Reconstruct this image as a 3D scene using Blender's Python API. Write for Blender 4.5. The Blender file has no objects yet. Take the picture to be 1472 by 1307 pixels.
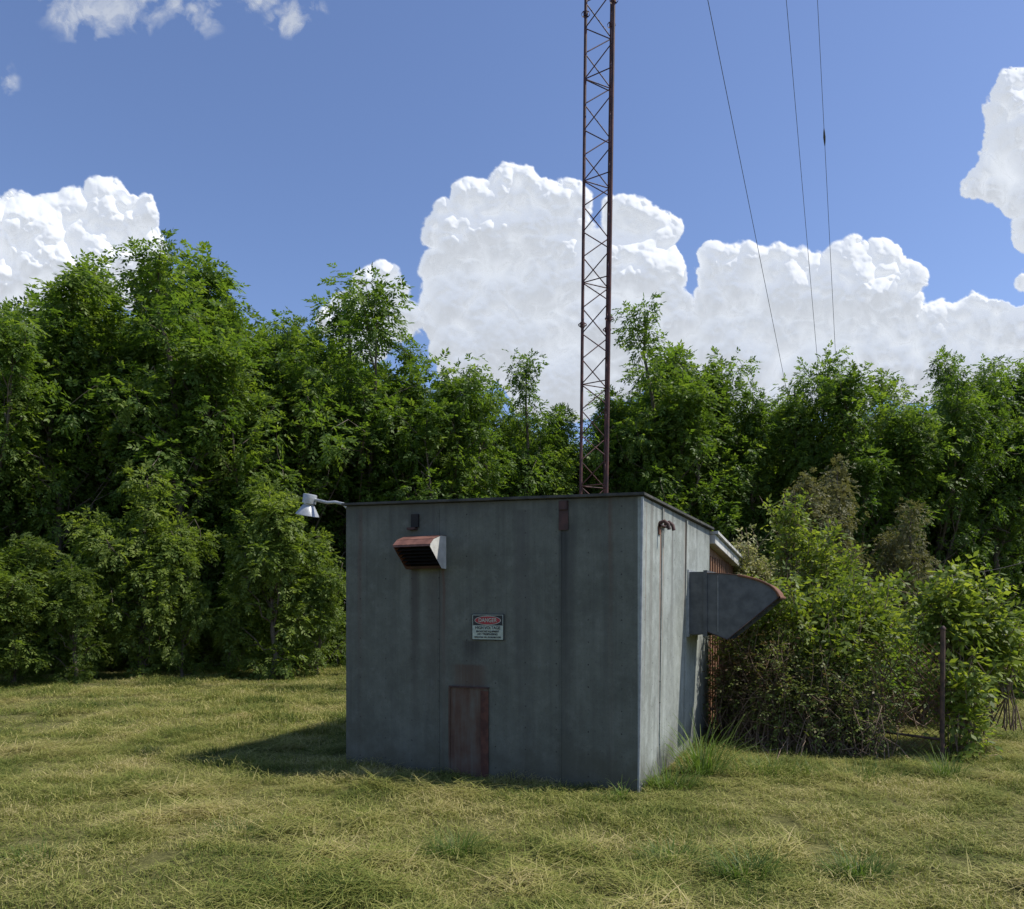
import bpy, math, numpy as np
from mathutils import Vector, Matrix
F=1100.0; CX=736.0; HY=875.0; CH=1.6
scene=bpy.context.scene
scene.view_settings.view_transform='Standard'
try: scene.view_settings.look='None'
except Exception: pass
scene.view_settings.exposure=0
def W(px,py,d): return Vector(((px-CX)/F*d, d, CH+(HY-py)/F*d))
# ---------------------------------------------------------------- node helpers
class NT:
    def __init__(s,nt): s.nt=nt; s.n=nt.nodes; s.l=nt.links
    def node(s,t,**k):
        n=s.n.new(t)
        for a,b in k.items(): setattr(n,a,b)
        return n
    def put(s,sock,v):
        if isinstance(v,bpy.types.NodeSocket): s.l.new(v,sock)
        else: sock.default_value=v
    def math(s,op,a,b=None,c=None,clamp=False):
        n=s.node('ShaderNodeMath',operation=op); n.use_clamp=clamp
        s.put(n.inputs[0],a)
        if b is not None: s.put(n.inputs[1],b)
        if c is not None: s.put(n.inputs[2],c)
        return n.outputs[0]
    def vm(s,op,a,b=None,out=0):
        n=s.node('ShaderNodeVectorMath',operation=op)
        s.put(n.inputs[0],a)
        if b is not None: s.put(n.inputs[1],b)
        return n.outputs[out]
    def noise(s,vec,scale,detail=3,rough=.5,out=0):
        n=s.node('ShaderNodeTexNoise'); s.put(n.inputs['Vector'],vec)
        n.inputs['Scale'].default_value=scale; n.inputs['Detail'].default_value=detail; n.inputs['Roughness'].default_value=rough
        return n.outputs[out]
    def ramp(s,f,pts):
        n=s.node('ShaderNodeValToRGB'); e=n.color_ramp.elements
        while len(e)>1: e.remove(e[-1])
        e[0].position=pts[0][0]; e[0].color=(*pts[0][1],1)
        for p,c in pts[1:]:
            x=e.new(p); x.color=(*c,1)
        s.put(n.inputs[0],f); return n.outputs[0]
    def mix(s,f,a,b,mode='MIX'):
        n=s.node('ShaderNodeMix',data_type='RGBA',blend_type=mode)
        s.put(n.inputs[0],f)
        s.put(n.inputs[6],a if isinstance(a,bpy.types.NodeSocket) else (*a,1))
        s.put(n.inputs[7],b if isinstance(b,bpy.types.NodeSocket) else (*b,1))
        return n.outputs[2]
    def sstep(s,v,a,b,o0=0.,o1=1.):
        n=s.node('ShaderNodeMapRange',interpolation_type='SMOOTHSTEP'); s.put(n.inputs[0],v)
        n.inputs[1].default_value=a; n.inputs[2].default_value=b; n.inputs[3].default_value=o0; n.inputs[4].default_value=o1
        return n.outputs[0]
    def mapping(s,vec,sc):
        return s.vm('MULTIPLY',vec,sc)
def newmat(name):
    m=bpy.data.materials.new(name); m.use_nodes=True
    t=NT(m.node_tree); b=m.node_tree.nodes['Principled BSDF']; o=m.node_tree.nodes['Material Output']
    return m,t,b,o
def bump(t,b,h,strength=.3,dist=.01):
    n=t.node('ShaderNodeBump'); n.inputs['Strength'].default_value=strength; n.inputs['Distance'].default_value=dist
    t.put(n.inputs['Height'],h); t.l.new(n.outputs[0],b.inputs['Normal'])
# ---------------------------------------------------------------- materials
def leafmat(name,ramp,trans,tfac=.38,rough=.5,ns=.9,na=.6,ra=.65,spec=.25):
    m,t,b,o=newmat(name)
    a=t.node('ShaderNodeAttribute',attribute_name='rnd').outputs['Fac']
    oi=t.node('ShaderNodeObjectInfo').outputs['Random']
    geo=t.node('ShaderNodeNewGeometry').outputs['Position']
    nz=t.noise(geo,ns,1)
    f=t.math('ADD',t.math('MULTIPLY',a,ra),t.math('ADD',t.math('MULTIPLY',oi,.2),t.math('MULTIPLY_ADD',nz,na,.12-na*.5)),clamp=True)
    c=t.ramp(f,ramp)
    t.l.new(c,b.inputs['Base Color']); b.inputs['Roughness'].default_value=rough
    b.inputs['Specular IOR Level'].default_value=spec
    tr=t.node('ShaderNodeBsdfTranslucent'); t.l.new(t.mix(1,c,trans,'MULTIPLY'),tr.inputs['Color'])
    mx=t.node('ShaderNodeMixShader'); mx.inputs[0].default_value=tfac
    t.l.new(b.outputs[0],mx.inputs[1]); t.l.new(tr.outputs[0],mx.inputs[2]); t.l.new(mx.outputs[0],o.inputs['Surface'])
    return m
M_leaf=leafmat('tree_leaf',[(0,(.042,.080,.016)),(.5,(.092,.152,.030)),(1,(.18,.24,.052))],(1.9,1.95,.7),.45)
M_leaf2=leafmat('young_leaf',[(0,(.072,.115,.024)),(.5,(.128,.182,.038)),(1,(.21,.26,.06))],(1.7,1.75,.7),.45)
M_leaf3=leafmat('bush_leaf',[(0,(.06,.10,.02)),(.5,(.13,.185,.035)),(1,(.25,.30,.07))],(1.8,1.75,.65),.45)
M_olive=leafmat('olive_leaf',[(0,(.09,.09,.035)),(.5,(.14,.14,.055)),(1,(.21,.20,.09))],(1.3,1.3,.8),.35)
M_vine=leafmat('vine_leaf',[(0,(.06,.038,.022)),(.35,(.13,.088,.048)),(.48,(.12,.13,.04)),(1,(.19,.25,.06))],(1.4,1.4,.8),.3)
M_flower=leafmat('pale_leaf',[(0,(.10,.14,.03)),(.5,(.22,.24,.08)),(1,(.5,.47,.28))],(1.3,1.3,.8),.3)
M_grass=leafmat('grass_blade',[(0,(.055,.088,.018)),(.2,(.125,.165,.034)),(.45,(.25,.265,.065)),(.72,(.38,.355,.125)),(1,(.50,.42,.21))],(1.3,1.3,.8),.3,.6,1.1,1.25,.62,.15)
M_tallgrass=leafmat('tall_grass_blade',[(0,(.05,.09,.02)),(.6,(.11,.17,.035)),(1,(.22,.26,.08))],(1.4,1.5,.8),.35,.5)
def simple(name,c1,c2,scale=8,rough=.8,metal=0,bs=.3,stretch=(1,1,1)):
    m,t,b,o=newmat(name); tc=t.node('ShaderNodeTexCoord').outputs['Object']
    v=t.mapping(tc,stretch); n=t.noise(v,scale,6,.6)
    t.l.new(t.mix(t.sstep(n,.3,.7),c1,c2),b.inputs['Base Color'])
    b.inputs['Roughness'].default_value=rough; b.inputs['Metallic'].default_value=metal
    bump(t,b,t.noise(v,scale*4,4,.6),bs,.004); return m
M_bark=simple('bark',(.07,.055,.042),(.16,.13,.10),9,.95,0,.6,(1,1,.25))
M_twig=simple('twig_bark',(.12,.08,.055),(.26,.19,.13),9,.9)
M_rust=simple('rusted_steel',(.085,.036,.022),(.22,.095,.05),14,.85)
M_post=simple('post_steel',(.04,.028,.024),(.13,.075,.05),12,.85)
M_rustdark=simple('dark_rusted_steel',(.03,.016,.014),(.075,.032,.026),9,.7)
M_mast=simple('mast_oxidised_paint',(.035,.013,.013),(.105,.036,.03),5,.65)
M_rustred=simple('rusted_red_hood',(.11,.045,.03),(.22,.10,.07),9,.6)
M_dark=simple('dark_interior',(.008,.008,.008),(.02,.016,.014),9,.8)
M_galv=simple('galvanised_steel',(.26,.275,.28),(.38,.395,.40),16,.5,.2)
M_galvd=simple('weathered_duct_metal',(.060,.066,.072),(.11,.118,.124),8,.55,.2)
M_white=simple('weathered_white_paint',(.42,.41,.38),(.68,.67,.63),6,.6)
M_lampm=simple('lamp_grey_metal',(.30,.31,.32),(.48,.49,.49),10,.4,.3)
M_roof=simple('roofing_felt',(.03,.032,.03),(.09,.085,.075),5,.9)
M_cable=simple('steel_cable',(.04,.045,.06),(.07,.075,.09),3,.6)
def wallmat():
    m,t,b,o=newmat('weathered_shed_panel_lit_side'); tc=t.node('ShaderNodeTexCoord').outputs['Object']
    sx=t.node('ShaderNodeSeparateXYZ'); t.l.new(tc,sx.inputs[0]); x,y,z=sx.outputs
    big=t.noise(tc,1.6,6,.65); st=t.noise(t.mapping(tc,(1,1,.045)),9,6,.65); st2=t.noise(t.mapping(tc,(1,1,.02)),40,4,.6)
    sp=t.noise(tc,60,3,.6); blot=t.noise(tc,7,7,.75)
    c=t.mix(t.sstep(big,.35,.65),(.098,.104,.084),(.138,.146,.120))
    c=t.mix(t.math('MULTIPLY',t.sstep(blot,.48,.66),.5),c,(.176,.182,.156))
    c=t.mix(t.math('MULTIPLY',t.sstep(blot,.50,.36),.35),c,(.083,.084,.070))
    c=t.mix(t.math('MULTIPLY',t.sstep(st,.44,.74),.5),c,(.070,.072,.062))
    c=t.mix(t.math('MULTIPLY',t.sstep(st2,.5,.8),.25),c,(.19,.195,.17))
    c=t.mix(t.math('MULTIPLY',t.sstep(sp,.58,.68),.5),c,(.055,.052,.045))
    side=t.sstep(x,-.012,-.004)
    c=t.mix(side,c,t.mix(1,c,(2.6,2.65,2.95),'MULTIPLY'))  # sunlight painted into the side wall: same weathered colour, multiplied brighter
    def stain(c,x0,w,zt,zb,col,k,ax=x):
        wob=t.math('MULTIPLY_ADD',t.noise(t.mapping(tc,(1,1,.6)),5,3),.05,-.025)
        dx=t.math('ABSOLUTE',t.math('ADD',t.math('SUBTRACT',ax,x0),wob))
        mk=t.sstep(dx,w*.3,w,1,0)
        zz=t.math('MULTIPLY',t.sstep(z,zt,zt+.03,1,0),t.sstep(z,zb,zt,0.15,1))
        zz=t.math('MULTIPLY',zz,t.sstep(st2,.25,.6,.5,1))
        fr=t.sstep(y,.02,.06,1,0) if ax==x else t.sstep(x,-.06,-.04,0,1)
        return t.mix(t.math('MULTIPLY',t.math('MULTIPLY',mk,t.math('MULTIPLY',zz,k)),fr),c,col)
    c=stain(c,-.69,.05,2.35,.9,(.028,.030,.030),.9)
    c=stain(c,-.66,.11,2.35,-.5,(.05,.050,.046),.6)
    c=stain(c,-2.25,.08,2.3,.0,(.048,.036,.032),.7)
    c=stain(c,-2.0,.2,1.95,.3,(.07,.056,.048),.5)
    c=stain(c,-1.93,.025,1.98,.9,(.10,.045,.03),.7)
    c=stain(c,-1.65,.24,1.05,-.2,(.095,.055,.038),.75)
    c=stain(c,-1.62,.14,1.28,1.0,(.04,.036,.034),.8)
    c=stain(c,-1.1,.12,2.5,0,(.08,.078,.07),.6)
    c=stain(c,-.25,.03,2.6,.9,(.11,.06,.04),.5)
    c=stain(c,-2.9,.04,2.6,.6,(.10,.06,.045),.5)
    c=stain(c,.72,.035,2.4,.8,(.20,.085,.035),.9,y)
    c=stain(c,1.25,.05,2.6,.6,(.12,.11,.10),.7,y)
    c=stain(c,.35,.09,2.6,.2,(.16,.15,.13),.7,y)
    c=stain(c,.15,.02,2.6,0.4,(.20,.10,.05),.5,y)
    c=stain(c,.8,.02,2.6,0,(.20,.10,.05),.8,y)
    c=stain(c,1.9,.03,2.6,0.8,(.20,.10,.05),.6,y)
    c=stain(c,2.9,.12,1.25,-.2,(.09,.09,.09),.6,y)
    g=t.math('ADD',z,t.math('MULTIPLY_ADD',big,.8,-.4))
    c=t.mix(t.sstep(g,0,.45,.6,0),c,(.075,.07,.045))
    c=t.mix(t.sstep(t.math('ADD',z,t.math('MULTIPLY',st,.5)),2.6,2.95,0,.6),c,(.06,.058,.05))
    def cell(v,p):
        f=t.math('FRACT',t.math('DIVIDE',v,p)); return t.math('MULTIPLY',t.math('ABSOLUTE',t.math('SUBTRACT',f,.5)),p)
    hx=cell(t.math('ADD',x,y),.305); hz=cell(z,.2)
    dd=t.math('SQRT',t.math('ADD',t.math('MULTIPLY',hx,hx),t.math('MULTIPLY',hz,hz)))
    c=t.mix(t.math('MULTIPLY',t.sstep(dd,.005,.009,1,0),t.sstep(sp,.4,.55)),c,(.03,.026,.024))
    t.l.new(c,b.inputs['Base Color']); b.inputs['Roughness'].default_value=.7; b.inputs['Metallic'].default_value=.0; b.inputs['Specular IOR Level'].default_value=.3
    bump(t,b,t.math('ADD',t.math('ADD',st,blot),t.math('MULTIPLY',sp,.6)),.35,.006)
    return m
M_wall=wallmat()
def rustpanel():
    m,t,b,o=newmat('rusty_panel'); tc=t.node('ShaderNodeTexCoord').outputs['Object']
    st=t.noise(t.mapping(tc,(1,1,.08)),14,6,.65); n=t.noise(tc,5,6,.6)
    c=t.ramp(t.math('ADD',t.math('MULTIPLY',st,.6),t.math('MULTIPLY',n,.4)),[(.33,(.045,.022,.016)),(.44,(.095,.052,.034)),(.53,(.105,.075,.055)),(.66,(.115,.11,.09))])
    t.l.new(c,b.inputs['Base Color']); b.inputs['Roughness'].default_value=.8; bump(t,b,n,.4,.004); return m
M_rpanel=rustpanel()
M_brown=simple('brown_metal_siding',(.17,.085,.045),(.27,.15,.09),5,.75,0,.3,(1,1,.2))
def flat(name,c,r=.6):
    m,t,b,o=newmat(name); tc=t.node('ShaderNodeTexCoord').outputs['Object']
    n=t.noise(tc,18,5,.6); t.l.new(t.mix(t.sstep(n,.3,.8),c,tuple(v*.72 for v in c)),b.inputs['Base Color']); b.inputs['Roughness'].default_value=r; return m
M_sblack=flat('sign_black',(.02,.02,.022)); M_sred=flat('sign_red',(.36,.03,.035)); M_swhite=flat('sign_white',(.42,.47,.39))
def groundmat():
    m,t,b,o=newmat('ground_turf'); p=t.node('ShaderNodeNewGeometry').outputs['Position']
    a=t.noise(p,.35,5,.6); f=t.noise(p,28,6,.7); g=t.noise(p,5,5,.6)
    c=t.ramp(t.math('ADD',t.math('MULTIPLY',f,.6),t.math('MULTIPLY',g,.4)),[(.35,(.04,.042,.015)),(.5,(.11,.11,.037)),(.65,(.22,.20,.085))])
    c=t.mix(t.sstep(a,.35,.7,0,.8),c,(.20,.185,.07))
    t.l.new(c,b.inputs['Base Color']); b.inputs['Roughness'].default_value=1; b.inputs['Specular IOR Level'].default_value=.1
    bump(t,b,f,.8,.04); return m
M_ground=groundmat()
# ---------------------------------------------------------------- mesh builders
def qmesh(name,parts):
    V=[];Q=[];R=[];MI=[];off=0
    for v,q,r,mi in parts:
        V.append(v);Q.append(q+off);R.append(r);MI.append(np.full(len(q),mi));off+=len(v)
    V=np.concatenate(V).astype(np.float32);Q=np.concatenate(Q).astype(np.int32);R=np.concatenate(R).astype(np.float32);MI=np.concatenate(MI).astype(np.int32)
    me=bpy.data.meshes.new(name); me.vertices.add(len(V)); me.vertices.foreach_set('co',V.ravel())
    me.loops.add(len(Q)*4); me.loops.foreach_set('vertex_index',Q.ravel())
    me.polygons.add(len(Q)); me.polygons.foreach_set('loop_start',np.arange(0,len(Q)*4,4,dtype=np.int32))
    try: me.polygons.foreach_set('loop_total',np.full(len(Q),4,dtype=np.int32))
    except Exception: pass
    me.polygons.foreach_set('material_index',MI)
    at=me.attributes.new('rnd','FLOAT','POINT'); at.data.foreach_set('value',R)
    me.update(calc_edges=True); me.validate(); return me
def tube(pts,rad,sides=5):
    pts=np.asarray(pts,float); n=len(pts); rad=np.broadcast_to(np.asarray(rad,float),(n,))
    T=np.gradient(pts,axis=0); T/=np.linalg.norm(T,axis=1)[:,None]+1e-9
    ref=np.array([0,0,1.]) if abs(T[0,2])<.9 else np.array([1.,0,0])
    A=np.cross(T,ref); A/=np.linalg.norm(A,axis=1)[:,None]+1e-9; B=np.cross(T,A)
    th=np.arange(sides)*2*np.pi/sides
    V=(pts[:,None,:]+rad[:,None,None]*(np.cos(th)[None,:,None]*A[:,None,:]+np.sin(th)[None,:,None]*B[:,None,:])).reshape(-1,3)
    i,j=np.meshgrid(np.arange(n-1),np.arange(sides),indexing='ij'); i=i.ravel(); j=j.ravel(); k=(j+1)%sides
    Q=np.stack([i*sides+j,i*sides+k,(i+1)*sides+k,(i+1)*sides+j],1); return V,Q
def tubes_part(L,mi,sides=5):
    V=[];Q=[];o=0
    for p,r in L:
        v,q=tube(p,r,sides);V.append(v);Q.append(q+o);o+=len(v)
    V=np.concatenate(V);Q=np.concatenate(Q); return (V,Q,np.full(len(V),.5),mi)
def nrm(a): return a/(np.linalg.norm(a,axis=-1,keepdims=True)+1e-9)
def leaves(P,D,S,l,w,r,mi):
    n=len(P); l=np.broadcast_to(l,(n,))[:,None]; w=np.broadcast_to(w,(n,))[:,None]
    V=np.stack([P,P+D*l*.45+S*w*.5,P+D*l,P+D*l*.45-S*w*.5],1).reshape(-1,3)
    Q=np.arange(n*4).reshape(-1,4); return (V,Q,np.repeat(r,4),mi)
def compound(rng,C,out,rach,ll,lw,nl,mi,droop=.5,tilt=.32,bias=None):
    n=len(C); D=nrm(out+rng.normal(0,.45,(n,3))+np.array([0,0,-droop*.5])); 
    S=nrm(np.cross(D,np.array([0,0,1.])+rng.normal(0,tilt,(n,3)))); rr=rng.random(n)
    if bias is not None: rr=rr*.55+bias*.45
    P=[];DD=[];SS=[];R=[]
    for k in range(nl):
        f=(k//2+1)/((nl+1)//2); sg=1 if k%2 else -1
        pos=C+D*rach*f+np.array([0,0,-1.])*(droop*rach*f*f*.5)
        d=nrm(D*.6+S*sg*.8+np.array([0,0,-droop*.5])+rng.normal(0,.15,(n,3))) if k<nl-1 else nrm(D+np.array([0,0,-droop*.6]))
        s=nrm(np.cross(d,np.cross(D,S)+rng.normal(0,.35,(n,3))))
        P.append(pos);DD.append(d);SS.append(s);R.append(np.clip(rr+rng.normal(0,.1,n),0,1))
    P=np.concatenate(P);DD=np.concatenate(DD);SS=np.concatenate(SS);R=np.concatenate(R)
    sz=rng.uniform(.75,1.2,len(P)); return leaves(P,DD,SS,ll*sz,lw*sz,R,mi)
def tree_mesh(name,seed,H,R,nskirt=16,nlead=3,nper=15,ncomp=26,ll=.13,lw=.055,nl=8,mats=(M_bark,M_leaf),blob=.44,lim=1.0):
    rng=np.random.default_rng(seed); T=[]; tips=[]
    zz=np.linspace(0,1,9); wob=np.cumsum(rng.normal(0,.012*H,(9,2)),0); wob-=wob[0]
    main=np.stack([wob[:,0],wob[:,1],zz*H*.96],1); T.append((main,.014*H*(1-zz)**.8+.012))
    leaders=[(main,.36)]
    for k in range(nlead-1):
        z0=rng.uniform(.2,.42); az=rng.uniform(0,6.28); top=rng.uniform(.66,.92); rr=R*rng.uniform(.4,.75)
        b=np.array([np.interp(z0,zz,main[:,0]),np.interp(z0,zz,main[:,1]),z0*H*.96]); s=np.linspace(0,1,7)[:,None]
        e=b+np.array([math.cos(az)*rr,math.sin(az)*rr,top*H-b[2]]); dh=np.array([math.cos(az),math.sin(az),0])
        p=b+(e-b)*s+dh*rr*.35*np.sin(s*math.pi)+rng.normal(0,.03,(7,3))*s; T.append((p,np.linspace(.007*H,.012,7))); leaders.append((p,.12))
    def limb(p0,az,L,el):
        dh=np.array([math.cos(az),math.sin(az),0])
        s=np.linspace(0,1,5)[:,None]; pts=p0+dh*L*s*math.cos(el)*(1-.12*s)+np.array([0,0,1.])*(L*math.sin(el)*(s+.4*s*s)); pts[1:]+=rng.normal(0,.045*L,(4,3))
        T.append((pts,np.linspace(.010*L+.010,.005,5)))
        for q in (.4,.7,1.0):
            if q<.5 and rng.random()<.45: continue
            p=np.array([np.interp(q,s[:,0],pts[:,k]) for k in range(3)]); e=p+rng.normal(0,.17*L,3)*np.array([1,1,.8])
            T.append((np.array([p,(p+e)/2+rng.normal(0,.02,3),e]),np.array([.009,.007,.004]))); tips.append((e,rng.uniform(.6,1.35),.85))
    for i in range(nskirt):
        z=.03+.5*(i+rng.random())/nskirt; p0=np.array([np.interp(z,zz,main[:,k]) for k in range(3)])
        limb(p0,i*2.399+rng.normal(0,.4),R*rng.uniform(.5,1.12)*(.85+.3*z),math.radians(rng.uniform(5,40)))
    for pts,t0 in leaders:
        n=len(pts); ts=np.linspace(0,1,n)
        for i in range(nper):
            t_=t0+(.97-t0)*((i+rng.random())/nper); p0=np.array([np.interp(t_,ts,pts[:,k]) for k in range(3)])
            L=R*.66*lim*(1-.80*t_**1.35)*rng.uniform(.5,1.4); limb(p0,i*2.399+rng.normal(0,.5),L,math.radians(rng.uniform(28,60)))
        for k in range(4): tips.append((pts[-1]+np.array([rng.normal(0,.09),rng.normal(0,.09),-.24*k+.02]),.45+.10*k,1.2))
    C=[];O=[];B=[]
    for q,s,el_ in tips:
        n=max(4,int(ncomp*s)); d=nrm(rng.normal(0,1,(n,3))); rad=rng.random((n,1))**.5
        pos=q+d*rad*blob*s*np.array([1,1,el_]); C.append(pos); h=nrm((q-main[4]*[.6,.6,0])*np.array([1,1,0])+1e-6); O.append(nrm(d*.8+h*.5)); B.append(np.full(n,rng.random()))
    C=np.concatenate(C);O=np.concatenate(O); C[:,2]=np.maximum(C[:,2],.12)
    me=qmesh(name,[tubes_part(T,0,5),compound(rng,C,O,.26*ll/.13,ll,lw,nl,1,bias=np.concatenate(B))])
    for m in mats: me.materials.append(m)
    return me
def addobj(name,me,loc=(0,0,0),rz=0,sc=1,parent=None):
    o=bpy.data.objects.new(name,me); bpy.context.collection.objects.link(o); o.location=loc; o.rotation_euler[2]=rz
    o.scale=(sc,sc,sc) if not hasattr(sc,'__len__') else sc
    if parent: o.parent=parent
    return o
def empty(name,loc=(0,0,0),rz=0):
    o=bpy.data.objects.new(name,None); bpy.context.collection.objects.link(o); o.location=loc; o.rotation_euler[2]=rz; return o
# ---------------------------------------------------------------- ground
def hgt(x,y):
    return .05*np.sin(x*.31+1)*np.sin(y*.27)+.035*np.sin(x*.9+y*.6)+.02*np.sin(x*1.9-y*1.3)
def gz(x,y):
    d=np.hypot(x-.5,y-8.5); return hgt(x,y)*np.clip((d-3.5)/3,0,1)*np.clip((y-3)/2,.3,1)
n=160; u=np.linspace(-1,1,n); g=np.sign(u)*(np.abs(u)**3)*600+u*20
gx,gy=np.meshgrid(g,g+12,indexing='ij'); gzv=gz(gx,gy)*(np.hypot(gx,gy)<60)
V=np.stack([gx,gy,gzv],-1).reshape(-1,3); i,j=np.meshgrid(np.arange(n-1),np.arange(n-1),indexing='ij'); i=i.ravel();j=j.ravel()
Q=np.stack([i*n+j,(i+1)*n+j,(i+1)*n+j+1,i*n+j+1],1)
me=qmesh('ground',[(V,Q,np.full(len(V),.5),0)]); me.materials.append(M_ground); me.polygons.foreach_set('use_smooth',np.ones(len(Q),bool)); addobj('ground',me)
# ---------------------------------------------------------------- grass
def blades(rng,P,az,el0,curl,L,w,r,mi=0,seg=3):
    n=len(P); pts=[P]; el=el0.copy(); p=P.copy()
    for k in range(seg):
        d=np.stack([np.cos(az)*np.cos(el),np.sin(az)*np.cos(el),np.sin(el)],1); p=p+d*(L/seg)[:,None]; p[:,2]=np.maximum(p[:,2],.004); pts.append(p); el=el-curl
    S=np.stack([-np.sin(az),np.cos(az),np.zeros(n)],1); V=[]
    ws=np.linspace(1,.12,seg+1)**.7
    for k in range(seg+1):
        V.append(pts[k]+S*(w*ws[k]*.5)[:,None]); V.append(pts[k]-S*(w*ws[k]*.5)[:,None])
    V=np.stack(V,1).reshape(-1,3); b=np.arange(n)*(2*(seg+1))
    Q=np.concatenate([np.stack([b+2*k,b+2*k+1,b+2*k+3,b+2*k+2],1) for k in range(seg)])
    return (V,Q,np.repeat(r,2*(seg+1)),mi)
def clump_noise(rng,size,xy,k=14,sm=1.0):
    c=rng.random((k,2))*size-size/2; a=rng.uniform(-1,1,k); s=rng.uniform(.1,.3,k)*size*.6*sm
    f=np.zeros(len(xy))
    for i in range(k): f+=a[i]*np.exp(-((xy-c[i])**2).sum(1)/(2*s[i]**2))
    return f
def patch(name,seed,size,n,lmul,wmul):
    rng=np.random.default_rng(seed); xy=(rng.random((n,2))-.5)*size*1.1; f=clump_noise(rng,size,xy)+clump_noise(rng,size,xy,60,.3)
    n1=int(n*.5); parts=[]
    P=np.concatenate([xy[:n1],np.zeros((n1,1))],1); hh=np.clip(1+1.0*f[:n1],.35,2.3)
    parts.append(blades(rng,P,rng.uniform(0,6.28,n1),rng.uniform(.7,1.5,n1),rng.uniform(.1,.5,n1),rng.uniform(.025,.06,n1)*lmul*hh,rng.uniform(.003,.006,n1)*wmul,np.clip(rng.normal(.2,.18,n1)-.1*f[:n1],0,1),0,2))
    n2=n-n1; az=rng.uniform(0,6.28,n2)
    keep=(clump_noise(rng,size,xy[n1:],50,.4)+rng.normal(0,.22,n2))>-.15
    P=np.concatenate([xy[n1:],(rng.uniform(.008,.055,n2)*np.clip(1+f[n1:],.3,2))[:,None]],1)
    A=[P,az,rng.uniform(-.3,.5,n2),rng.uniform(-.05,.3,n2),rng.uniform(.03,.11,n2)*lmul,rng.uniform(.0025,.006,n2)*wmul,np.clip(rng.normal(.62,.28,n2),0,1)]
    A=[a[keep] for a in A]
    parts.append(blades(rng,*A,0,2))
    me=qmesh(name,parts); me.materials.append(M_grass); return me
near=[patch('grass_patch_near%d'%k,10+k,1.0,5400,1.0,1.05) for k in range(6)]
far=[patch('grass_patch_far%d'%k,30+k,2.0,7500,1.35,2.0) for k in range(4)]
def heap(seed):
    rng=np.random.default_rng(seed); n=300; a=rng.uniform(0,6.28,n); r=rng.random(n)**.6; rx,ry=rng.uniform(.2,.5),rng.uniform(.1,.2)
    P=np.stack([np.cos(a)*r*rx,np.sin(a)*r*ry,(1-r**2)*rng.uniform(0,.08,n)+.015],1)
    me=qmesh('clippings',[blades(rng,P,rng.normal(.2,.9,n)+3.14*(rng.random(n)<.5),rng.uniform(-.2,.5,n),rng.uniform(0,.35,n),rng.uniform(.06,.24,n),rng.uniform(.003,.007,n),np.clip(rng.normal(.58,.32,n),0,1),0,3)]); me.materials.append(M_grass); return me
heaps=[heap(70+k) for k in range(6)]
grass=empty('grass'); rng=np.random.default_rng(5)
def inshed(x,y,m=0):
    dx,dy=x-1.099,y-6.64; lx=dx*.914-dy*.406; ly=dx*.406+dy*.914; return -3.08+m<lx<-m and m<ly<6.3
for yy in np.arange(2.5,10,1.0):
    for xx in np.arange(-.72*yy-1.5,.72*yy+2.5,1.0):
        if inshed(xx,yy,.75): continue
        addobj('grass_near',near[rng.integers(6)],(xx+rng.normal(0,.1),yy,float(gz(np.array(xx),np.array(yy)))),rng.integers(4)*1.5708+rng.normal(0,.2),(1,1,rng.uniform(.7,1.2)),grass)
for yy in np.arange(10.5,25,2.0):
    for xx in np.arange(-.75*yy-3,.75*yy+4,2.0):
        if inshed(xx,yy,1.5): continue
        addobj('grass_far',far[rng.integers(4)],(xx,yy,float(gz(np.array(xx),np.array(yy)))),rng.integers(4)*1.5708+rng.normal(0,.1),(1,1,rng.uniform(.8,1.3)),grass)
for k in range(400):
    y=rng.uniform(3.3,15); x=rng.uniform(-.8*y-1,.8*y+1)
    if inshed(x,y,-.3): continue
    if math.sin(x*.8+y*1.7)+math.sin(y*2.1-x*.5)<-.5: continue
    addobj('clipping_heap',heaps[rng.integers(6)],(x,y,float(gz(np.array(x),np.array(y)))),rng.normal(.15,.7),rng.uniform(.6,1.25),grass)
def tuft(name,seed,n,rad,lmin,lmax,w,lean=.5,mat=None,obj='grass_tuft',loc=(0,0,0)):
    rng=np.random.default_rng(seed); a=rng.uniform(0,6.28,n); r=rng.random(n)**.6
    P=np.stack([np.cos(a)*r*rad[0],np.sin(a)*r*rad[1],np.zeros(n)],1)
    me=qmesh(name,[blades(rng,P,a+rng.normal(0,.6,n),1.5-rng.random(n)*lean-.3*r,rng.uniform(.05,.4,n),rng.uniform(lmin,lmax,n),rng.uniform(.7,1.3,n)*w,rng.random(n)*.8,0,4)])
    me.materials.append(mat or M_tallgrass); return addobj(obj,me,loc)
def G(px,py): d=CH*F/(py-HY); return ((px-CX)/F*d,d,0)
tuft('tall_grass_mesh',1,150,(.2,.14),.3,.75,.011,.55,obj='tall_grass',loc=G(1008,1112))
tuft('tall_grass_mesh2',2,240,(.32,.12),.1,.32,.009,.7,obj='tall_grass',loc=G(955,1132))
tuft('tall_grass_mesh3',3,60,(.07,.08),.08,.22,.010,.8,obj='tall_grass',loc=G(893,1148))
for k,(px,py,nn,rx,l) in enumerate([(655,1232,300,.17,.27),(965,1242,300,.17,.25),(1070,1262,380,.2,.26),(1230,1258,300,.2,.22),(440,1290,350,.3,.18),(880,1150,160,.2,.12),(560,1125,260,.5,.12),(760,1146,280,.6,.11),(1360,1118,240,.16,.42),(70,1030,150,.15,.24),(1230,1118,260,.6,.24),(1100,1112,300,.5,.34),(180,1010,150,.3,.2),(1440,1010,200,.5,.25),(60,1240,260,.4,.16),(850,1240,200,.2,.16),(340,1200,200,.3,.14)]):
    tuft('tuft_mesh%d'%k,50+k,nn,(rx,rx*.5),l*.4,l,.006,1.0,loc=G(px,py))
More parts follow.
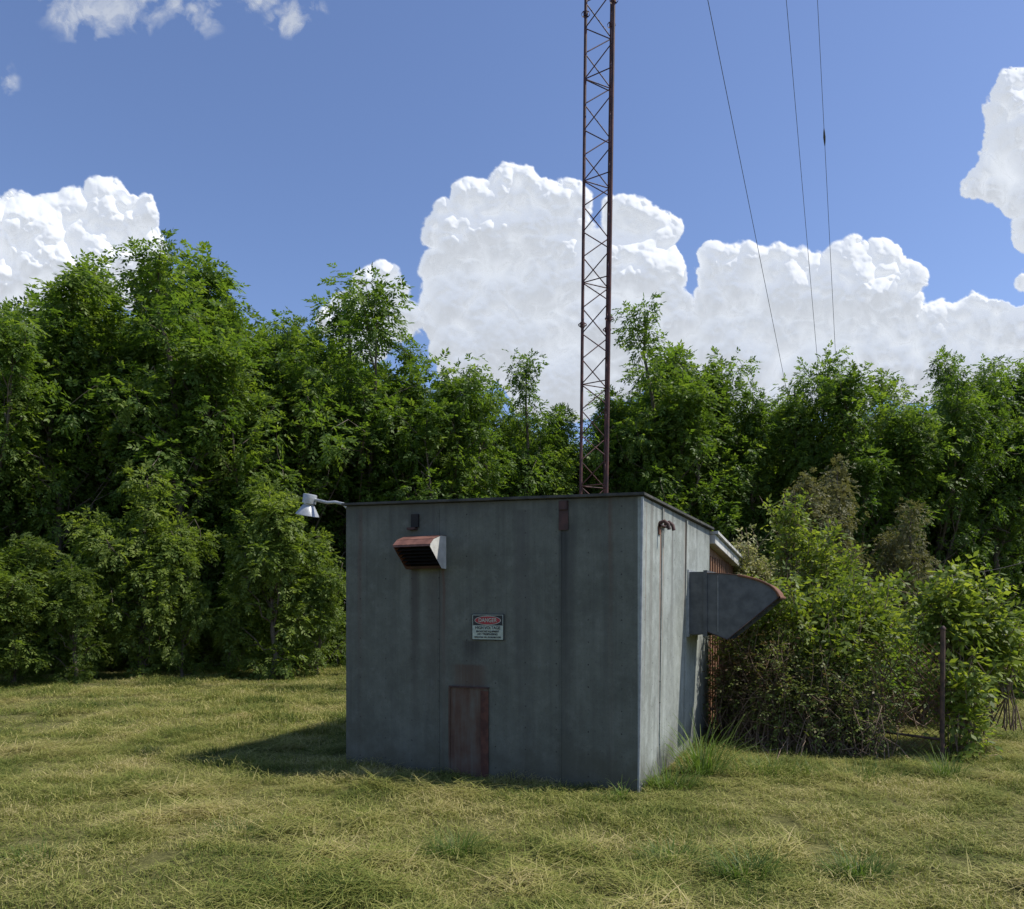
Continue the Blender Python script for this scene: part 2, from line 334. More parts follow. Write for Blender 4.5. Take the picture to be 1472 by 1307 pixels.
# ---------------------------------------------------------------- shed
shed=empty('utility_shed',(1.099,6.64,0),math.atan2(-.406,.914))
import bmesh
def pm(name,verts,faces,mat,parent=shed,bev=0):
    me=bpy.data.meshes.new(name); me.from_pydata([tuple(v) for v in verts],[],faces); me.update()
    bm=bmesh.new(); bm.from_mesh(me); bmesh.ops.recalc_face_normals(bm,faces=bm.faces)
    if bev: bmesh.ops.bevel(bm,geom=list(bm.edges),offset=bev,segments=2,affect='EDGES')
    bm.to_mesh(me); bm.free(); me.materials.append(mat); return addobj(name,me,parent=parent)
BF=[(0,1,2,3),(4,7,6,5),(0,4,5,1),(1,5,6,2),(2,6,7,3),(3,7,4,0)]
def box(name,x0,x1,y0,y1,z0,z1,mat,parent=shed,bev=0):
    return pm(name,[(x0,y0,z0),(x1,y0,z0),(x1,y1,z0),(x0,y1,z0),(x0,y0,z1),(x1,y0,z1),(x1,y1,z1),(x0,y1,z1)],BF,mat,parent,bev)
def sheet(name,pts,mat,parent=shed): return pm(name,pts,[tuple(range(len(pts)))],mat,parent)
LX=-3.078; LY=3.51
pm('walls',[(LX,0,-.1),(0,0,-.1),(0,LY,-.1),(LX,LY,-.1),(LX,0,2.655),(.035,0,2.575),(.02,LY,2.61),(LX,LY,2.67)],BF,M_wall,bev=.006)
pm('roof',[(LX-.03,-.04,2.660),(.06,-.04,2.578),(.07,LY+.05,2.613),(LX-.03,LY+.05,2.673),(LX-.03,-.04,2.685),(.06,-.04,2.605),(.07,LY+.05,2.645),(LX-.03,LY+.05,2.70)],BF,M_roof,bev=.004)
pm('corner_trim',[(-.010,-.006,0),(.006,-.006,0),(.006,.025,0),(-.010,.025,0),(.023,-.006,2.57),(.041,-.006,2.57),(.041,.025,2.57),(.023,.025,2.57)],BF,M_galv)
for k,t in enumerate((.72,1.98)):
    box('panel_joint_%d'%k,-t-.006,-t+.006,-.005,.002,-.05,2.57,M_wall)
for k,s in enumerate((.78,1.95)):
    pm('side_batten_%d'%k,[(-.01,s-.03,0),(.008,s-.03,0),(.008,s+.03,0),(-.01,s+.03,0),(.02,s-.03,2.57),(.042,s-.03,2.57),(.042,s+.03,2.57),(.02,s+.03,2.57)],BF,M_wall)
box('roof_bracket_tall',-.735,-.645,-.014,.01,2.31,2.575,M_rustdark)
box('roof_bracket_tall_lip',-.73,-.65,-.03,-.015,2.49,2.575,M_rustdark,bev=.003)
box('roof_bracket_short',-2.28,-2.20,-.03,.01,2.40,2.53,M_dark)
box('roof_bracket_foot',-2.31,-2.22,-.06,.01,2.375,2.397,M_rustdark)
box('access_panel',-1.85,-1.445,-.008,.01,-.02,.84,M_rpanel)
box('access_panel_strip',-1.52,-1.44,-.016,-.009,-.02,.82,simple('rust_strip',(.05,.018,.012),(.11,.042,.026),12,.8))
box('access_panel_header',-1.86,-1.435,-.022,-.009,.842,.858,M_rustdark)
box('access_panel_side',-1.865,-1.852,-.02,.0,-.02,.84,M_rpanel)
hp=[(0,2.30),(-.10,2.30),(-.24,2.255),(-.31,2.20),(-.31,2.18),(-.09,1.985),(0,1.985)]
x0,x1=-2.30,-1.90
sheet('vent_side_right',[(x1,a,b) for a,b in hp],M_white); sheet('vent_side_left',[(x0,a,b) for a,b in hp],M_rustred)
top=hp[:5]
for k in range(4):
    a,b=top[k],top[k+1]; sheet('vent_top_%d'%k,[(x0-.008,a[0],a[1]+.004),(x1+.004,a[0],a[1]+.004),(x1+.004,b[0]-.004,b[1]+.004),(x0-.008,b[0]-.004,b[1]+.004)],M_rustred)
sheet('vent_lip',[(x0,-.09,1.985),(x1,-.09,1.985),(x1,-.12,2.01),(x0,-.12,2.01)],M_rustdark)
sheet('vent_floor',[(x0,0,1.99),(x1,0,1.99),(x1,-.09,1.987),(x0,-.09,1.987)],M_rustdark)
for k in range(5):
    yy=-.14-.035*k; zz=2.03+.03*k; sheet('vent_louvre_%d'%k,[(x0+.01,yy,zz),(x1-.01,yy,zz),(x1-.01,yy+.07,zz+.035),(x0+.01,yy+.07,zz+.035)],M_dark)
box('vent_throat',x0+.01,x1-.01,-.012,.01,2.0,2.29,M_dark)
box('duct_collar',-.01,.235,2.0,2.72,1.315,2.005,M_galvd)
box('duct_flange',.0,.05,1.97,2.75,1.29,2.03,M_galv)
box('duct_flange_outer',.205,.245,1.985,2.735,1.30,2.02,M_galvd)
pr=[(.246,1.985)]+[(.246+.74*math.sin(a),1.985-.27*(1-math.cos(a))) for a in np.linspace(.15,1.35,9)]+[(.985,1.735),(.985,1.712),(.46,1.262),(.246,1.345)]
for nm,yy in (('hood_side_near',2.0),('hood_side_far',2.72)): sheet(nm,[(a,yy,b) for a,b in pr],M_galvd)
for k in range(len(pr)-3):
    a,b=pr[k],pr[k+1]; sheet('hood_top_%d'%k,[(a[0],1.992,a[1]+.003),(b[0],1.992,b[1]+.003),(b[0],2.728,b[1]+.003),(a[0],2.728,a[1]+.003)],M_rust)
sheet('hood_bottom',[(.246,2.0,1.345),(.46,2.0,1.262),(.46,2.72,1.262),(.246,2.72,1.345)],M_galvd)
def rod(name,pts,r,mat,parent,sides=8):
    v,q=tube(pts,r,sides); me=qmesh(name,[(v,q,np.full(len(v),.5),0)]); me.materials.append(mat); me.polygons.foreach_set('use_smooth',np.ones(len(q),bool)); return addobj(name,me,parent=parent)
edge=[(a,1.993,b+.002) for a,b in pr]; rod('hood_rim_near',edge[3:12],.014,M_rust,shed,6); rod('hood_rim_base',edge,.005,M_rustdark,shed,6)
rod('hood_lip',[(.985,1.99,1.72),(.985,2.73,1.72)],.02,M_rust,shed)
rod('hood_seam',[(.36,1.995,1.35),(.36,1.995,1.96)],.004,M_galv,shed,4)
for k in range(6):
    f=k/6; sheet('hood_screen_%d'%k,[(.47+.5*f,2.01,1.285+.43*f),(.47+.5*f,2.71,1.285+.43*f),(.44+.5*f,2.71,1.36+.43*f),(.44+.5*f,2.01,1.36+.43*f)],M_dark)
for k,(s,dz) in enumerate(((.62,0),(.82,.01))):
    rod('service_pipe_%d'%k,[(.02,s,2.36+dz),(.05,s,2.41+dz),(.085,s,2.42+dz),(.12,s,2.39+dz),(.13,s,2.34+dz)],.018,M_rustdark,shed)
rod('service_crossbar',[(.05,.58,2.38),(.05,.88,2.39)],.012,M_rustdark,shed)
box('service_plate',.02,.04,.60,.68,2.30,2.40,M_rust)
pm('annex_wall',[(-2.2,LY,-.1),(-.03,LY,-.1),(-.03,6.3,-.1),(-2.2,6.3,-.1),(-2.2,LY,2.5),(-.03,LY,2.5),(-.03,6.3,2.32),(-2.2,6.3,2.32)],BF,M_brown)
for k in range(14):
    yy=LY+.08+k*.2; pm('siding_rib_%d'%k,[(-.028,yy,0),(-.012,yy,0),(-.012,yy+.03,0),(-.028,yy+.03,0),(-.028,yy,2.3),(-.012,yy,2.3),(-.012,yy+.03,2.3),(-.028,yy+.03,2.3)],BF,M_brown)
pm('annex_fascia',[(-2.25,LY+.06,2.44),(.08,LY+.06,2.44),(.08,6.4,2.22),(-2.25,6.4,2.22),(-2.25,LY+.06,2.56),(.08,LY+.06,2.56),(.08,6.4,2.35),(-2.25,6.4,2.35)],BF,M_white,bev=.005)
pm('annex_roof',[(-2.28,LY+.055,2.565),(.12,LY+.055,2.565),(.12,6.44,2.355),(-2.28,6.44,2.355),(-2.28,LY+.055,2.60),(.12,LY+.055,2.60),(.12,6.44,2.39),(-2.28,6.44,2.39)],BF,M_white)
# sign
sign=empty('danger_sign'); sign.location=shed.location; sign.rotation_euler=shed.rotation_euler
sc_=-1.447; sz=1.426; hw,hh=.168,.124
box('sign_plate',sc_-hw,sc_+hw,-.014,-.009,sz-hh,sz+hh,M_sblack,sign)
box('sign_white_field',sc_-hw+.008,sc_+hw-.008,-.0165,-.0145,sz-hh+.008,sz+.015,M_swhite,sign)
box('sign_header_border',sc_-hw+.008,sc_+hw-.008,-.0165,-.0145,sz+.111,sz+.116,M_swhite,sign)
box('sign_border_left',sc_-hw+.008,sc_-hw+.013,-.0163,-.0145,sz+.016,sz+.110,M_swhite,sign)
box('sign_border_right',sc_+hw-.013,sc_+hw-.008,-.0163,-.0145,sz+.016,sz+.110,M_swhite,sign)
def oval(nm,a,b,y,mat): sheet(nm,[(sc_+a*math.cos(t),y,sz+.063+b*math.sin(t)) for t in np.linspace(0,2*math.pi,33)[:-1]],mat,sign)
oval('sign_oval_border',.138,.043,-.0168,M_swhite); oval('sign_oval',.132,.038,-.0174,M_sred)
def text(s,z,size,mat,wid):
    cu=bpy.data.curves.new('t','FONT'); cu.body=s; cu.size=size; cu.align_x='CENTER'; cu.align_y='CENTER'; cu.extrude=.0004; cu.offset=.0008
    o=bpy.data.objects.new('t',cu); bpy.context.collection.objects.link(o); bpy.context.view_layer.update()
    dg=bpy.context.evaluated_depsgraph_get(); me=bpy.data.meshes.new_from_object(o.evaluated_get(dg)); w=max(v.co.x for v in me.vertices)-min(v.co.x for v in me.vertices)
    bpy.data.objects.remove(o); me.materials.clear(); me.materials.append(mat)
    k=bpy.data.objects.new('lettering_'+s.split()[0].lower(),me); bpy.context.collection.objects.link(k); k.parent=sign; k.location=(sc_,-.0185,z); k.rotation_euler=(math.pi/2,0,0); k.scale=(wid/w,1,1)
text('DANGER',sz+.063,.055,M_swhite,.19); text('HIGH VOLTAGE',sz-.008,.040,M_sblack,.26); text('BROADCAST EQUIPMENT',sz-.042,.024,M_sblack,.24)
text('NO TRESPASSING',sz-.068,.027,M_sblack,.21); text('VIOLATORS WILL BE PROSECUTED',sz-.097,.02,M_sblack,.28)
# gooseneck lamp
lamp=empty('gooseneck_barn_lamp'); lamp.location=shed.location; lamp.rotation_euler=shed.rotation_euler
ax=LX; yl=.12
rod('arm',[(ax,yl,2.585),(ax-.04,yl,2.635),(ax-.12,yl,2.70),(ax-.22,yl,2.725),(ax-.32,yl,2.725),(ax-.42,yl,2.75),(ax-.50,yl,2.77)],.017,M_lampm,lamp,10)
rod('wall_plate',[(ax+.0,yl,2.585),(ax-.02,yl,2.585)],.05,M_lampm,lamp,16)
def lathe(name,prof,org,axis,mat,parent):
    A=Vector(axis).normalized(); q=A.to_track_quat('Z','Y'); th=np.linspace(0,2*math.pi,29)[:-1]; n=28; V=[]
    for r,h in prof:
        for t_ in th: V.append(Vector(org)+q@Vector((r*math.cos(t_),r*math.sin(t_),h)))
    Fc=[(i*n+j,i*n+(j+1)%n,(i+1)*n+(j+1)%n,(i+1)*n+j) for i in range(len(prof)-1) for j in range(n)]
    me=bpy.data.meshes.new(name); me.from_pydata([tuple(v) for v in V],[],Fc); me.update(); me.materials.append(mat)
    for p in me.polygons: p.use_smooth=True
    o=addobj(name,me,parent=parent); md=o.modifiers.new('es','EDGE_SPLIT'); md.split_angle=math.radians(35); return o
hx,hz=ax-.58,2.655; axis=(.22,-.05,1)
lathe('shade',[(.124,-.055),(.126,-.05),(.124,-.045),(.062,.055),(.052,.062),(.052,.075),(.072,.078),(.074,.165),(.070,.175),(.03,.178),(.0,.178)],(hx,yl,hz),axis,M_lampm,lamp)
lathe('shade_inside',[(.122,-.052),(.058,.055),(.0,.06)],(hx,yl,hz),axis,M_white,lamp)
lathe('bulb',[(0,-.045),(.022,-.035),(.032,-.01),(.025,.02),(.015,.06)],(hx,yl,hz),axis,M_swhite,lamp)
# ---------------------------------------------------------------- mast
TD=15.0; rr_=.335; TH=95.0
tx=(861-CX)/F*TD; lean=math.tan(math.radians(.75))
def tp(k,z):
    a=[math.radians(176),math.radians(58),math.radians(-64)][k]; wd=.95+.008*min(z,14)
    return np.array([tx+rr_*math.cos(a)*wd+(z-6)*lean,TD+rr_*math.sin(a)*wd,z])
legs=[]
for k in range(3):
    zs=np.linspace(0,TH,40); legs.append((np.array([tp(k,z) for z in zs]),.031))
bay=.50; nb=int(TH/bay); br=[]
for b_ in range(nb):
    za=b_*bay; zb=za+bay
    for k in range(3):
        m=(k+1)%3
        A_,B_=(k,m) if b_%2 else (m,k)
        br.append((np.array([tp(A_,za+.01),tp(B_,zb-.01)]),.0115))
        if b_%4==0: br.append((np.array([tp(k,za),tp(m,za)]),.0115))
for zj in np.arange(1.07,TH,6.1):
    for k in range(3):
        p=tp(k,zj); legs.append((np.array([p-[0,0,.05],p+[0,0,.05]]),.045)); legs.append((np.array([p-[0,0,.014],p+[0,0,.014]]),.085))
me=qmesh('radio_mast',[tubes_part(legs,0,8),tubes_part(br,0,5)]); me.materials.append(M_mast)
mast=addobj('radio_mast',me)
bx=box('mast_foundation',tx-.5,tx+.5,TD-.5,TD+.5,-.1,.15,simple('concrete',(.25,.25,.24),(.38,.37,.35),5),None); bx.parent=mast
gw=[]
for px0,px1,y1 in ((1015,1123,528),(1130,1175,520),(1175,1203,550)):
    sl=(px0-px1)/(0-y1); z=10
    while z<TH:
        x=tx+(z-6)*lean
        if px0+sl*(HY-(z-CH)/TD*F)<=CX+x/TD*F: break
        z+=.5
    gw.append((np.array([tx+(z-6)*lean,TD,min(z,TH)]),np.array(W(px0+sl*890,890,70))))
for k,(a,b_) in enumerate(gw):
    v,q=tube(np.array([a+(b_-a)*f for f in np.linspace(0,1,30)]),(.011,.014,.016)[k],5); me=qmesh('guy_wire',[(v,q,np.full(len(v),.5),0)]); me.materials.append(M_cable); o=addobj('guy_wire',me)
    if k==2:
        best=min(np.linspace(0,1,2000),key=lambda f:abs(HY-((a+(b_-a)*f)[2]-CH)/((a+(b_-a)*f)[1])*F-198))
        p=a+(b_-a)*best; dd=nrm(b_-a); v,q=tube(np.array([p-dd*.5,p-dd*.3,p,p+dd*.3,p+dd*.5]),np.array([.02,.05,.075,.05,.02]),8); me=qmesh('insulator',[(v,q,np.full(len(v),.5),0)]); me.materials.append(M_cable); addobj('insulator',me,parent=o)
a=np.array(W(1066,812,12.2)); b_=np.array(W(1560,770,26)); pts=np.array([a+(b_-a)*f-np.array([0,0,.7*4*f*(1-f)]) for f in np.linspace(0,1,20)])
v,q=tube(pts,.008,5); me=qmesh('service_cable',[(v,q,np.full(len(v),.5),0)]); me.materials.append(M_dark); addobj('service_cable',me)
# ---------------------------------------------------------------- trees
TM=[tree_mesh('tree_a%d'%k,100+k,10.0,R,sk,nld,npr) for k,(R,sk,nld,npr) in enumerate(((2.7,18,3,17),(3.1,18,5,11),(2.4,17,3,17),(2.8,18,4,13),(2.3,16,2,24),(3.2,18,5,12)))]
YM=[tree_mesh('young_tree_%d'%k,200+k,4.0,1.25,12,3,9,30,.095,.04,8,(M_bark,M_leaf2),.27) for k in range(3)]
OM=[tree_mesh('olive_tree_%d'%k,220+k,4.0,1.15,12,2,14,34,.05,.02,10,(M_bark,M_olive),.26) for k in range(2)]
rng=np.random.default_rng(23)
def depth(px): return 19.5+ (px/1472.)*7
row=[(-120,400),(-60,430),(-15,440),(30,428),(78,440),(140,358),(185,430),(232,352),(292,342),(345,432),(395,450),(437,432),(515,422),(560,515),(612,480),(662,525),(738,505),(800,575),(868,555),(922,436),(975,488),(1046,488),(1085,555),(1128,535),(1170,506),(1222,570),(1287,512),(1340,505),(1408,508),(1436,545),(1478,515),(1530,500),(1590,520),(1660,500)]
for i,(px,py) in enumerate(row):
    d=depth(px)+rng.uniform(-1.2,1.6); h=1.6+(875-py)/F*d
    k=rng.integers(6); s=h/10.0; w_=s*rng.uniform(.8,1.1); addobj('deciduous_tree',TM[k],((px-CX)/F*d,d,-.05),rng.uniform(0,6.28),(w_,w_,s))
forest=empty('forest_background'); top=np.array(row,float)
for r_,(dd,drop) in enumerate(((2.6,42),(6.0,50),(11.5,55))):
    for px in np.arange(-200,1720,68):
        x=px+rng.uniform(-24,24); d=depth(x)+dd+rng.uniform(-.8,.8); yt=np.interp(x,top[:,0],top[:,1]); ys=np.interp([x-50,x+50],top[:,0],top[:,1]); yt=max(yt,ys.mean())+drop+rng.uniform(-20,38)
        h=1.6+(875-yt)/F*d; s=h/10.; addobj('forest_tree',TM[rng.integers(6)],((x-CX)/F*d,d,-.05),rng.uniform(0,6.28),(s*1.15,s*1.15,s),forest)
for px,yt,db,w,M in [(20,765,15.6,1.15,0),(105,800,15.8,1.0,1),(205,668,17,.95,2),(262,790,17,.8,0),(390,690,17.4,.95,1),(455,760,17.8,.9,2),(330,840,17.4,.7,0),(-60,720,15,1.3,2)]:
    h=1.6+(875-yt)/F*db; s=h/4.05; addobj('young_tree',YM[M],((px-CX)/F*db,db,-.03),rng.uniform(0,6.28),(max(s,.6)*w,max(s,.6)*w,s))
for px,yt,db in [(1212,650,15.5),(1318,715,14.5),(1140,735,14.5)]:
    h=1.6+(875-yt)/F*db; s=h/4.05; addobj('olive_tree',OM[rng.integers(2)],((px-CX)/F*db,db,-.03),rng.uniform(0,6.28),(s*.85,s*.85,s))
under=empty('undergrowth')
for i,px in enumerate(np.arange(-160,1700,46)):
    d=depth(px)-1.3+rng.uniform(-.5,.5)
    if px<520: d-=.6
    y=px<520 and rng.random()<.6
    s=rng.uniform(.3,.6) if y else rng.uniform(.16,.36); addobj('understorey_bush',YM[rng.integers(3)] if y else TM[rng.integers(6)],((px-CX)/F*d,d,-.05),rng.uniform(0,6.28),(s*1.2,s*1.2,s),under)
# ---------------------------------------------------------------- shrubs by the fence
def shrub(name,seed,blobs,ll,lw,mat,ncl,per,stem=M_twig,twr=.006,shoots=0,stemp=.5):
    rng=np.random.default_rng(seed); C=[];O=[];T=[]
    for (x,y,z,rx,ry,rz) in blobs:
        c=np.array([x,y,z]); R=np.array([rx,ry,rz]); vol=(rx*ry*rz)**(1/3)
        nc=int(ncl*vol/.5)
        d=nrm(rng.normal(0,1,(nc,3))); rad=rng.random((nc,1))**.4*rng.uniform(.6,1.35,(nc,1)); q=c+d*rad*R; q[:,2]=np.maximum(q[:,2],.06)
        for i in range(nc):
            pos=q[i]+rng.normal(0,.075,(per,3)); C.append(pos); O.append(nrm(np.repeat(d[i][None],per,0)+rng.normal(0,.3,(per,3))))
            if rng.random()<stemp:
                s=np.array([x+rng.normal(0,rx*.5),y+rng.normal(0,ry*.5),max(0,z-rz)*.3]); m=(s+q[i])/2+rng.normal(0,.12,3)+[0,0,.08]; e=q[i]+rng.normal(0,.08,3)
                T.append((np.array([s,(s+m)/2+rng.normal(0,.05,3),m,(m+q[i])/2+rng.normal(0,.05,3),q[i],e]),np.linspace(twr*1.6,twr*.4,6)))
        for k in range(shoots):
            a=c+nrm(rng.normal(0,1,3))*R*.8; a[2]=z+rz*.5; b=a+np.array([rng.normal(0,.16),rng.normal(0,.16),rng.uniform(.2,.55)]); T.append((np.array([a,(a+b)/2+rng.normal(0,.03,3),b]),np.array([twr,twr*.7,twr*.4])))
            f=rng.random((per*2,1)); C.append(a+(b-a)*f); O.append(nrm(rng.normal(0,1,(per*2,3))+[0,0,.3]))
    C=np.concatenate(C);O=np.concatenate(O); C[:,2]=np.maximum(C[:,2],.03)
    me=qmesh(name,[tubes_part(T,0,4),compound(rng,C,O,ll*1.6,ll,lw,3,1,.4)]); me.materials.append(stem); me.materials.append(mat); return addobj(name,me)
shrub('vine_tangle',1,[(2.8,9.5,.75,.32,.4,.6),(3.05,9.0,.6,.40,.45,.6),(3.45,8.7,.45,.45,.4,.5),(3.8,8.5,.35,.35,.35,.4)],.044,.024,M_vine,340,6,twr=.0045,shoots=16,stemp=.85)
shrub('green_shrub',2,[(3.4,9.4,1.35,.5,.4,.36),(4.0,9.3,1.32,.5,.35,.36),(3.0,9.6,1.25,.3,.3,.35),(4.35,9.4,1.35,.35,.3,.3),(3.7,8.75,1.0,.3,.2,.18)],.085,.042,M_leaf3,90,6,shoots=16)
shrub('green_shrub',3,[(5.15,8.75,1.40,.40,.32,.34),(4.85,8.6,1.5,.25,.22,.25),(5.25,8.8,.95,.22,.25,.35),(4.85,8.25,.35,.16,.2,.45),(5.6,8.8,1.05,.3,.3,.25)],.095,.048,M_leaf3,85,6,shoots=16)
shrub('bramble',9,[(4.6,10.2,.7,.7,.4,.6),(5.6,10.6,.7,.7,.5,.55)],.07,.035,M_leaf,150,6,shoots=5)
shrub('sapling_shrub',4,[(4.25,11,2.1,.35,.35,.5),(4.05,11.2,2.6,.15,.15,.4),(4.6,11,1.8,.4,.4,.5),(4.5,10.8,1.1,.6,.5,.7),(5.4,11.2,1.2,.6,.5,.7)],.085,.04,M_leaf3,100,6,shoots=12)
shrub('flowering_shrub',5,[(3.65,12.2,2.25,.35,.3,.28),(3.9,12.1,1.9,.4,.3,.4),(3.7,11.6,1.2,.5,.4,.8)],.06,.03,M_flower,140,7,shoots=8)
shrub('edge_bush',6,[(8.9,13.6,.5,.7,.5,.5),(9.9,13.8,.6,.7,.5,.6),(7.6,13.9,.45,.6,.5,.45)],.085,.042,M_leaf3,150,7,shoots=6)
# fence
fence=empty('wire_fence')
pB=((1354-CX)/F*8.05,8.05)
for k,(x,y) in enumerate([(2.9,10.05),pB]):
    h=1.38 if k else 1.35
    rod('post_%d'%k,[(x,y,-.05),(x+.005,y,.7),(x+.01,y,h)],.024,M_post,fence,10)
    rod('post_cap_%d'%k,[(x+.01,y,h),(x+.01,y,h+.015),(x+.01,y,h+.04)],np.array([.03,.03,.01]),M_rustdark,fence,10)
a=np.array([2.9,10.05,0.]);b_=np.array([pB[0],pB[1],0.]); L=np.linalg.norm(b_-a); FT=[]
st=.07; Hh=1.2
for k in range(int((L+Hh)/st)):
    s0=k*st-Hh
    for sg in (0,1):
        (sa,zaa),(sb,zbb)=[(s0+zz if sg==0 else s0+Hh-zz,zz) for zz in (0,Hh)]
        def cl(s_,z_,s2,z2):
            if s_<0: return 0,z_+(z2-z_)*((0-s_)/(s2-s_))
            if s_>L: return L,z_+(z2-z_)*((L-s_)/(s2-s_))
            return s_,z_
        if (sa<0 and sb<0) or (sa>L and sb>L): continue
        A=cl(sa,zaa,sb,zbb);B=cl(sb,zbb,sa,zaa)
        pa=a+(b_-a)*A[0]/L+[0,0,A[1]+.03]; pb=a+(b_-a)*B[0]/L+[0,0,B[1]+.03]
        if np.linalg.norm(pa-pb)<.02: continue
        FT.append((np.array([pa,pb]),.0022))
me=qmesh('chain_link',[tubes_part(FT,0,4)]); me.materials.append(M_rust); addobj('chain_link',me,parent=fence)
rod('rail_low',[tuple(a+[0,0,.25]),tuple(b_+[0,0,.22])],.014,M_post,fence)
# ---------------------------------------------------------------- clouds: displaced cumulus surfaces 2.5 km away
blobs=[(150,300,45),(200,312,34),(205,350,34),(110,320,45),(60,335,50),(10,330,55),(150,370,60),(60,400,80),(5,410,70),(190,395,40),(-60,350,90),
(548,420,36),(505,445,32),(572,458,32),(520,485,45),(478,455,20),
(728,268,38),(684,290,38),(772,290,36),(812,292,38),(645,330,42),(700,340,70),(780,350,75),(627,395,30),(655,430,58),(730,450,95),(820,430,85),(690,510,60),(640,480,40),
(905,320,40),(938,330,34),(900,400,80),(952,395,36),(880,480,95),(960,465,50),(790,540,70),
(1040,385,36),(1085,382,34),(1130,387,36),(1178,385,34),(1060,440,58),(1150,450,80),(1025,500,60),(1222,372,34),(1262,370,36),(1292,388,30),(1240,430,68),(1290,440,36),(1200,520,80),
(1342,462,34),(1385,454,30),(1422,472,38),(1466,480,40),(1330,520,70),(1430,530,60),(1010,560,60),(1100,550,70),(1520,490,70),
(1470,130,42),(1452,160,38),(1442,212,38),(1480,200,60),(1432,262,34),(1470,280,44),(1402,270,16),(1485,345,30),(1480,410,24),(1560,250,120)]
step=1.25; xs=np.arange(-160,1640,step); ys=np.arange(-120,640,step); X,Y=np.meshgrid(xs,ys,indexing='ij')
def vnoise(X,Y,cell,seed):
    r=np.random.default_rng(seed).random((256,256)); x=X/cell+57.3; y=Y/cell+31.7; xi=np.floor(x).astype(int); yi=np.floor(y).astype(int); fx=x-xi; fy=y-yi
    fx=fx*fx*fx*(fx*(fx*6-15)+10); fy=fy*fy*fy*(fy*(fy*6-15)+10); g=lambda i,j:r[i%256,j%256]
    return (g(xi,yi)*(1-fx)+g(xi+1,yi)*fx)*(1-fy)+(g(xi,yi+1)*(1-fx)+g(xi+1,yi+1)*fx)*fy
def fbm(X,Y,cell,seed,oc=5,ro=.5):
    s=0;a=1;t_=0
    for k in range(oc): s=s+a*vnoise(X,Y,cell/2.03**k,seed+k);t_+=a;a*=ro
    return s/t_-.5
def caps(X,Y,cell,seed):
    r=np.random.default_rng(seed).random((128,128,3)); x=X/cell+40; y=Y/cell+40; xi=np.floor(x).astype(int); yi=np.floor(y).astype(int); best=np.zeros_like(x)
    for di in (-1,0,1):
        for dj in (-1,0,1):
            q=r[(xi+di)%128,(yi+dj)%128]; dx=x-(xi+di+q[...,0]); dy=y-(yi+dj+q[...,1]); R=.55+.45*q[...,2]
            best=np.maximum(best,np.sqrt(np.maximum(0,R*R-dx*dx-dy*dy)))
    return best
def blur(A,n):
    for _ in range(n):
        A=np.pad(A,1,mode='edge'); A=(A[:-2,1:-1]+A[2:,1:-1]+2*A[1:-1,1:-1])/4; A=np.pad(A,((0,0),(1,1)),mode='edge'); A=(A[:,:-2]+A[:,2:]+2*A[:,1:-1])/4
    return A
Xw=X+fbm(X,Y,90,1,3)*38+fbm(X,Y,22,9,4)*16; Yw=Y+fbm(X,Y,90,4,3)*34+fbm(X,Y,22,19,4)*16
Fh=np.full_like(X,-200.)
for (bx_,by_,r_) in blobs:
    h=(r_*r_-((Xw-bx_)**2+(Yw-by_)**2))/r_; k=6.
    m=np.maximum(Fh,h); Fh=m+k*np.exp(-np.abs(Fh-h)/k)*.5
Xc=X+fbm(X,Y,14,33,3)*8; Yc=Y+fbm(X,Y,14,43,3)*8
Xl=X+fbm(X,Y,60,133,3)*30; Yl=Y+fbm(X,Y,60,143,3)*30
c1=caps(Xl,Yl,62,50); c2=caps(Xl+13,Yl+5,27,51); c3=caps(Xc,Yc,13,52); c4=caps(Xc,Yc,6.5,53)
cp=c1*17+c2*12+c3*6+c4*2.6
f=Fh+cp-19+fbm(X,Y,12,70,4)*9
sof=np.clip(fbm(X,Y,110,401,2)*1.6+.5,0,1)
alpha=np.clip(f/(4.+7*sof),0,1); alpha=alpha*alpha*(3-2*alpha)
z=blur(np.sqrt(np.maximum(Fh+10,0)*36),10)+np.clip(f/12,0,1)*(blur(c1,4)*34+blur(c2,2)*17+blur(c3,1)*6.0+blur(c4,1)*1.6+blur(fbm(X,Y,16,601,3),1)*7)*(.5+1.2*np.clip(fbm(X,Y,130,301,2)+.5,0,1))
wc=[(140,15,70),(200,0,70),(262,12,60),(110,-20,60),(425,22,42),(380,-10,40),(0,120,26),(-40,110,50)]
wm=np.full_like(X,-3.)
for a_,b2,r_ in wc: wm=np.maximum(wm,1-((X-a_)**2+((Y-b2)*1.5)**2)/(r_*r_))
wn=fbm(X+fbm(X,Y,50,81,3)*50,Y+fbm(X,Y,50,85,3)*50,48,90,7,.58)
wa=np.clip((wn+.16*np.maximum(wm,-1.5)+.02)/.28,0,1)*np.clip((wm+.8)/1.0,0,1)*.8
al=np.maximum(alpha,wa)
nx_,ny_=X.shape; Dd=2500.
dirs=np.stack([(X-CX)/F,np.ones_like(X),(HY-Y)/F],-1); ln=np.linalg.norm(dirs,axis=-1,keepdims=True)
Pc=dirs/ln*(Dd-z[...,None]*Dd/F)+np.array([0,0,CH]); idx=np.arange(nx_*ny_).reshape(nx_,ny_)
cellmax=np.maximum(np.maximum(al[:-1,:-1],al[1:,:-1]),np.maximum(al[:-1,1:],al[1:,1:])); kp=cellmax>.004
Qc=np.stack([idx[:-1,:-1][kp],idx[1:,:-1][kp],idx[1:,1:][kp],idx[:-1,1:][kp]],1)
us=np.unique(Qc); rem=np.zeros(nx_*ny_,int); rem[us]=np.arange(len(us)); Qc=rem[Qc]
me=qmesh('cumulus_clouds',[(Pc.reshape(-1,3)[us],Qc,al.ravel()[us],0)]); me.polygons.foreach_set('use_smooth',np.ones(len(me.polygons),bool))
